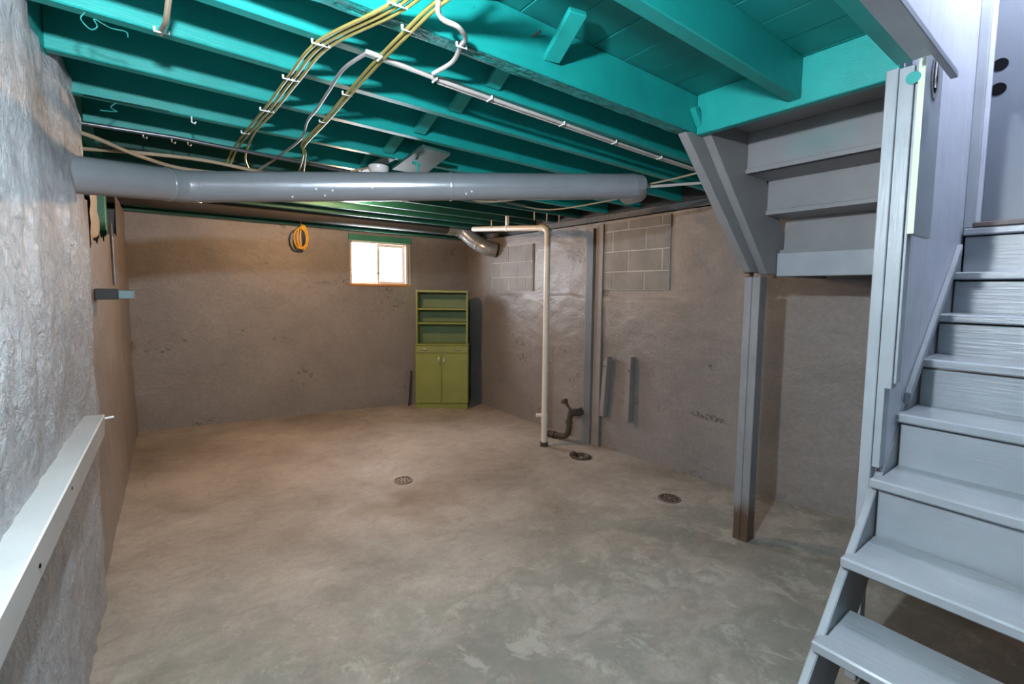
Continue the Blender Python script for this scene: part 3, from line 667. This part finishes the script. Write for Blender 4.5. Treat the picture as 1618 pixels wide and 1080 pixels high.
ls2 = thing('ceiling_lamp', (STAIR_POS[0], STAIR_POS[1], STAIR_POS[2]+.05), 'white lamp hanging high in the stairwell', 'lamp')
obj('rod', G().tube([(STAIR_POS[0], STAIR_POS[1], STAIR_POS[2]+.15), (STAIR_POS[0], STAIR_POS[1], 4.30)], .006, 8), 'staple', ls2)
obj('bulb', G().lathe([(.003, 0), (.03, .02), (.04, .05), (.03, .08), (.015, .11), (.015, .15)], (STAIR_POS[0], STAIR_POS[1], STAIR_POS[2]+.05), 16), 'bulb_cool', ls2, smooth=True)
light('stairwell_light', STAIR_POS, STAIR_POWER, STAIR_COL, .05, ls2)

# ------------------------------------------------------------------ cables
def staple(parent, p, d, w_=.034):
    p = Vector(p); d = Vector(d).normalized()
    obj('staple', G().tube([p - d*w_/2 + Vector((0,0,.004)), p - d*w_/2 - Vector((0,0,.008)), p + d*w_/2 - Vector((0,0,.008)), p + d*w_/2 + Vector((0,0,.004))], .0042, 6), 'staple', parent)
def cable(name, pts, r, mat, label, cat, group=None, off=(0, 0, 0), staples=(), sd=(1, 0, 0), k=8):
    P = [Vector(p) + Vector(off) for p in pts]
    o = tag(obj(name, G().tube(smooth_path(P, k), r, 8), mat, smooth=True), label, cat, group)
    for q in staples: staple(o, P[q], sd)
    return o
b1 = [(.56, .95, 2.288), (.526, 1.232, 2.276), (.42, 1.60, 2.288), (.395, 1.93, 2.288), (.375, 2.33, 2.288), (.345, 2.72, 2.285), (.325, 3.16, 2.285), (.31, 3.30, 2.235)]
grp = 'yellow cables stapled across the joists'
cable('electrical_cable', b1, .0056, 'cable_y', 'leftmost yellow cable of the pair running across the joists', 'cable', grp, (-.016, 0, 0), (1, 2, 3, 4, 5))
cable('electrical_cable', b1, .0056, 'cable_y', 'second yellow cable close beside the leftmost one', 'cable', grp, (.003, 0, 0), (1, 2, 3, 4))
cable('electrical_cable', [(p[0]+.002, p[1], p[2]-.004) for p in b1[:6]] + [(.36, 3.18, 2.27), (.40, 3.34, 2.235)], .0054, 'cable_y', 'third yellow cable on the right of the leftmost pair', 'cable', grp, (.020, 0, .003))
b2 = [(.65, .95, 2.288), (.605, 1.17, 2.282), (.592, 1.33, 2.276), (.592, 1.60, 2.284), (.596, 1.93, 2.286), (.602, 2.31, 2.286), (.583, 2.66, 2.26), (.62, 2.75, 2.24), (.70, 3.2, 2.20)]
cable('electrical_cable', b2, .0056, 'cable_y', 'yellow cable of the right-hand pair ending near the lamp', 'cable', grp, (0, 0, 0), (2, 4, 5))
cable('electrical_cable', b2[:7] + [(.60, 2.78, 2.235), (.66, 3.2, 2.215)], .0056, 'cable_y', 'yellow cable twisted beside the right-hand one', 'cable', grp, (.014, 0, -.003))
cable('electrical_cable', [(.70, 3.2, 2.205), (.83, 3.21, 2.24), (1.0, 3.05, 2.272), (1.05, 2.96, 2.278)], .0065, 'cable_t', 'short pale cable feeding the porcelain lampholder', 'cable')
wc = [(.543, 1.553, 2.283), (.591, 1.556, 2.283), (.813, 1.586, 2.283), (1.069, 1.603, 2.283), (1.492, 1.625, 2.283), (1.883, 1.648, 2.283), (2.299, 1.667, 2.283), (2.85, 1.68, 2.283)]
cable('electrical_cable', wc, .0075, 'cable_w', 'upper white cable stapled along a joist to the entry stairs', 'cable', 'white cables along the joist', (0, 0, 0), (1, 2, 3, 4, 5, 6), (0, 1, 0))
cable('electrical_cable', wc[2:], .0065, 'cable_w', 'lower white cable running beside the other along the joist', 'cable', 'white cables along the joist', (.02, .018, -.002))
cable('electrical_cable', [(.55, 1.557, 2.283), (.517, 1.713, 2.277), (.53, 1.944, 2.283), (.535, 2.161, 2.277), (.541, 2.347, 2.283), (.57, 2.634, 2.277), (.535, 3.061, 2.275), (.45, 3.3, 2.22)], .0062, 'cable_g', 'grey cable bending away from the white ones beside the yellow pair', 'cable')
cable('electrical_cable', [(.58, 1.05, 2.33), (.62, 1.19, 2.270), (.70, 1.215, 2.265), (.75, 1.26, 2.27), (.765, 1.31, 2.276), (.80, 1.43, 2.28), (.79, 1.555, 2.283)], .0075, 'cable_w', 'white cable looping below the thick trimmer joist', 'cable', None, (0, 0, 0), (4,), (1, 0, 0))
cable('electrical_cable', [(.04, 1.40, 2.33), (.023, 1.60, 2.288), (.014, 1.72, 2.27), (.003, 1.83, 2.288), (.0, 1.86, 2.288)], .0075, 'cable_t', 'brownish cable crossing one joist at upper left', 'cable', None, (0, 0, 0), (3,), (1, 0, 0))
cable('tan_cable', [(-.55, 2.8, 2.21), (-.302, 3.0, 2.215), (-.113, 3.21, 2.195), (.112, 3.36, 2.19), (.56, 3.36, 2.215), (1.1, 3.5, 2.27), (1.8, 3.7, 2.285)], .010, 'cable_t', 'tan cable sagging just above the round duct', 'cable', 'tan cables above the duct')
cable('tan_cable', [(-.55, 3.38, 2.20), (-.329, 3.27, 2.205), (-.096, 3.22, 2.215), (.192, 3.22, 2.225), (.557, 3.31, 2.22), (1.0, 3.5, 2.25), (1.7, 3.9, 2.285)], .010, 'cable_t', 'tan cable crossing over the other sagging one', 'cable', 'tan cables above the duct')
tag(obj('conduit_pipe', G().tube([(-.55, 2.98, 2.255), (.048, 2.97, 2.262), (.75, 3.06, 2.262), (2.6, 3.3, 2.27)], .010, 10), 'conduit', smooth=True), 'thin dark steel conduit hung under the joists above the duct', 'conduit')
tag(obj('support_rod', G().tube([(2.33, 1.90, 2.15), (2.72, 1.60, 2.19)], .009, 8), 'cable_w', smooth=True), 'pale rod between the duct end and the entry stairs', 'rod')
cable('electrical_cable', [(2.1, 2.3, 2.17), (2.35, 2.0, 2.165), (2.55, 1.8, 2.21), (2.70, 1.62, 2.26)], .006, 'cable_t', 'thin tan cable behind the duct end', 'cable')
# wiring deep under the dark joists
cable('electrical_cable', [(1.75, 3.62, 2.285), (2.0, 3.35, 2.262), (2.15, 3.32, 2.252), (2.30, 3.22, 2.262), (2.42, 3.10, 2.285)], .010, 'cable_t', 'tan cable looping under the dark joists right of the duct middle', 'cable')
cable('electrical_cable', [(2.42, 3.34, 2.28), (2.66, 3.32, 2.262), (2.80, 3.22, 2.245), (2.90, 3.04, 2.25), (2.98, 2.6, 2.265), (3.0, 2.4, 2.285)], .007, 'cable_t', 'thin tan cable drooping near the top of the right wall', 'cable')
for x, y, lab in ((2.97, 4.39, 'small tan strap hook left of the drain pipe hanger'), (2.94, 4.02, 'small tan strap hook right of the drain pipe hanger'), (2.98, 3.63, 'small tan strap hook above the drain pipe elbow'),
                  (3.15, 3.63, 'small tan strap hook just right of the drain pipe elbow'), (3.32, 3.63, 'bent tan strap hook nearest the tall wall batten')):
    tag(obj('strap_hook', G().tube([(x, y, 2.31), (x, y, 2.235), (x+.012, y+.015, 2.222)], .008, 6), 'cable_t'), lab, 'hook', 'strap hooks by the drain pipe')
for x, y, lab in ((.105, 2.69, 'little pale metal hook under the third joist from the duct'), (-.09, 3.12, 'leftmost little pale metal hook above the tan cables'), (.03, 3.12, 'middle little pale metal hook above the tan cables'), (.10, 3.12, 'rightmost little pale metal hook above the tan cables')):
    tag(obj('strap_hook', G().tube([(x, y, 2.31), (x, y, 2.275), (x+.012, y, 2.270), (x+.016, y, 2.280)], .0035, 6), 'staple'), lab, 'hook', 'pale hooks above the duct')
cable('cord_scrap', [(-.175, 1.875, 2.297), (-.185, 1.875, 2.275), (-.165, 1.88, 2.255), (-.15, 1.88, 2.268), (-.155, 1.875, 2.285), (-.12, 1.875, 2.272), (-.085, 1.88, 2.275), (-.08, 1.88, 2.26)], .0017, 'teal_rough', 'curl of teal painted string under an upper left joist', 'string')
cable('cord_scrap', [(-.165, 2.69, 2.296), (-.185, 2.70, 2.275), (-.165, 2.70, 2.262), (-.22, 2.70, 2.255)], .0024, 'teal_rough', 'broken teal painted twig of wire under the third joist', 'string')
# yellow cord hanging from the sill
pts = []
cx, cz, cy = 1.25, 2.095, 5.83
pts.append((cx, 5.85, 2.30)); pts.append((cx+.005, cy, 2.24))
for k in range(5):
    for a in range(0, 8):
        t = 2*math.pi*a/8
        pts.append((cx + .005 + (.046 + .010*k)*math.sin(t)*(1 if k % 2 else .8) - .012*k + .02, cy - .012*k - .01*math.cos(t), cz - .005*k + .142*math.cos(t)*(1 - .05*k)))
pts.append((cx+.01, cy-.01, 2.22))
cc = tag(obj('yellow_cord', G().tube(smooth_path(pts, 4), .0075, 8), 'cord', smooth=True), 'coil of bright yellow cord hanging from the far wall sill', 'cord')
obj('tie', G().tube([(cx-.012, cy-.03, 2.21), (cx+.025, cy-.02, 2.215)], .016, 8), 'cord', cc)
# tilted cover plate under the joists with its hook
cp = thing('cover_plate', (1.25, 2.65, 2.27), 'flat teal board nailed under two joists behind the bridging', 'board')
obj('board', G().add([(1.19, 2.93, 2.298), (1.14, 2.37, 2.298), (1.33, 2.40, 2.298), (1.42, 2.93, 2.298), (1.19, 2.93, 2.282), (1.14, 2.37, 2.282), (1.33, 2.40, 2.282), (1.42, 2.93, 2.282)], [(0,1,2,3),(7,6,5,4),(0,4,5,1),(1,5,6,2),(2,6,7,3),(3,7,4,0)]), 'cover', cp)
obj('hook', G().tube([(1.215, 2.62, 2.285), (1.225, 2.62, 2.25), (1.225, 2.62, 2.19)], .008, 8).tube([(1.195, 2.62, 2.262), (1.245, 2.62, 2.255)], .008, 8), 'teal', cp)
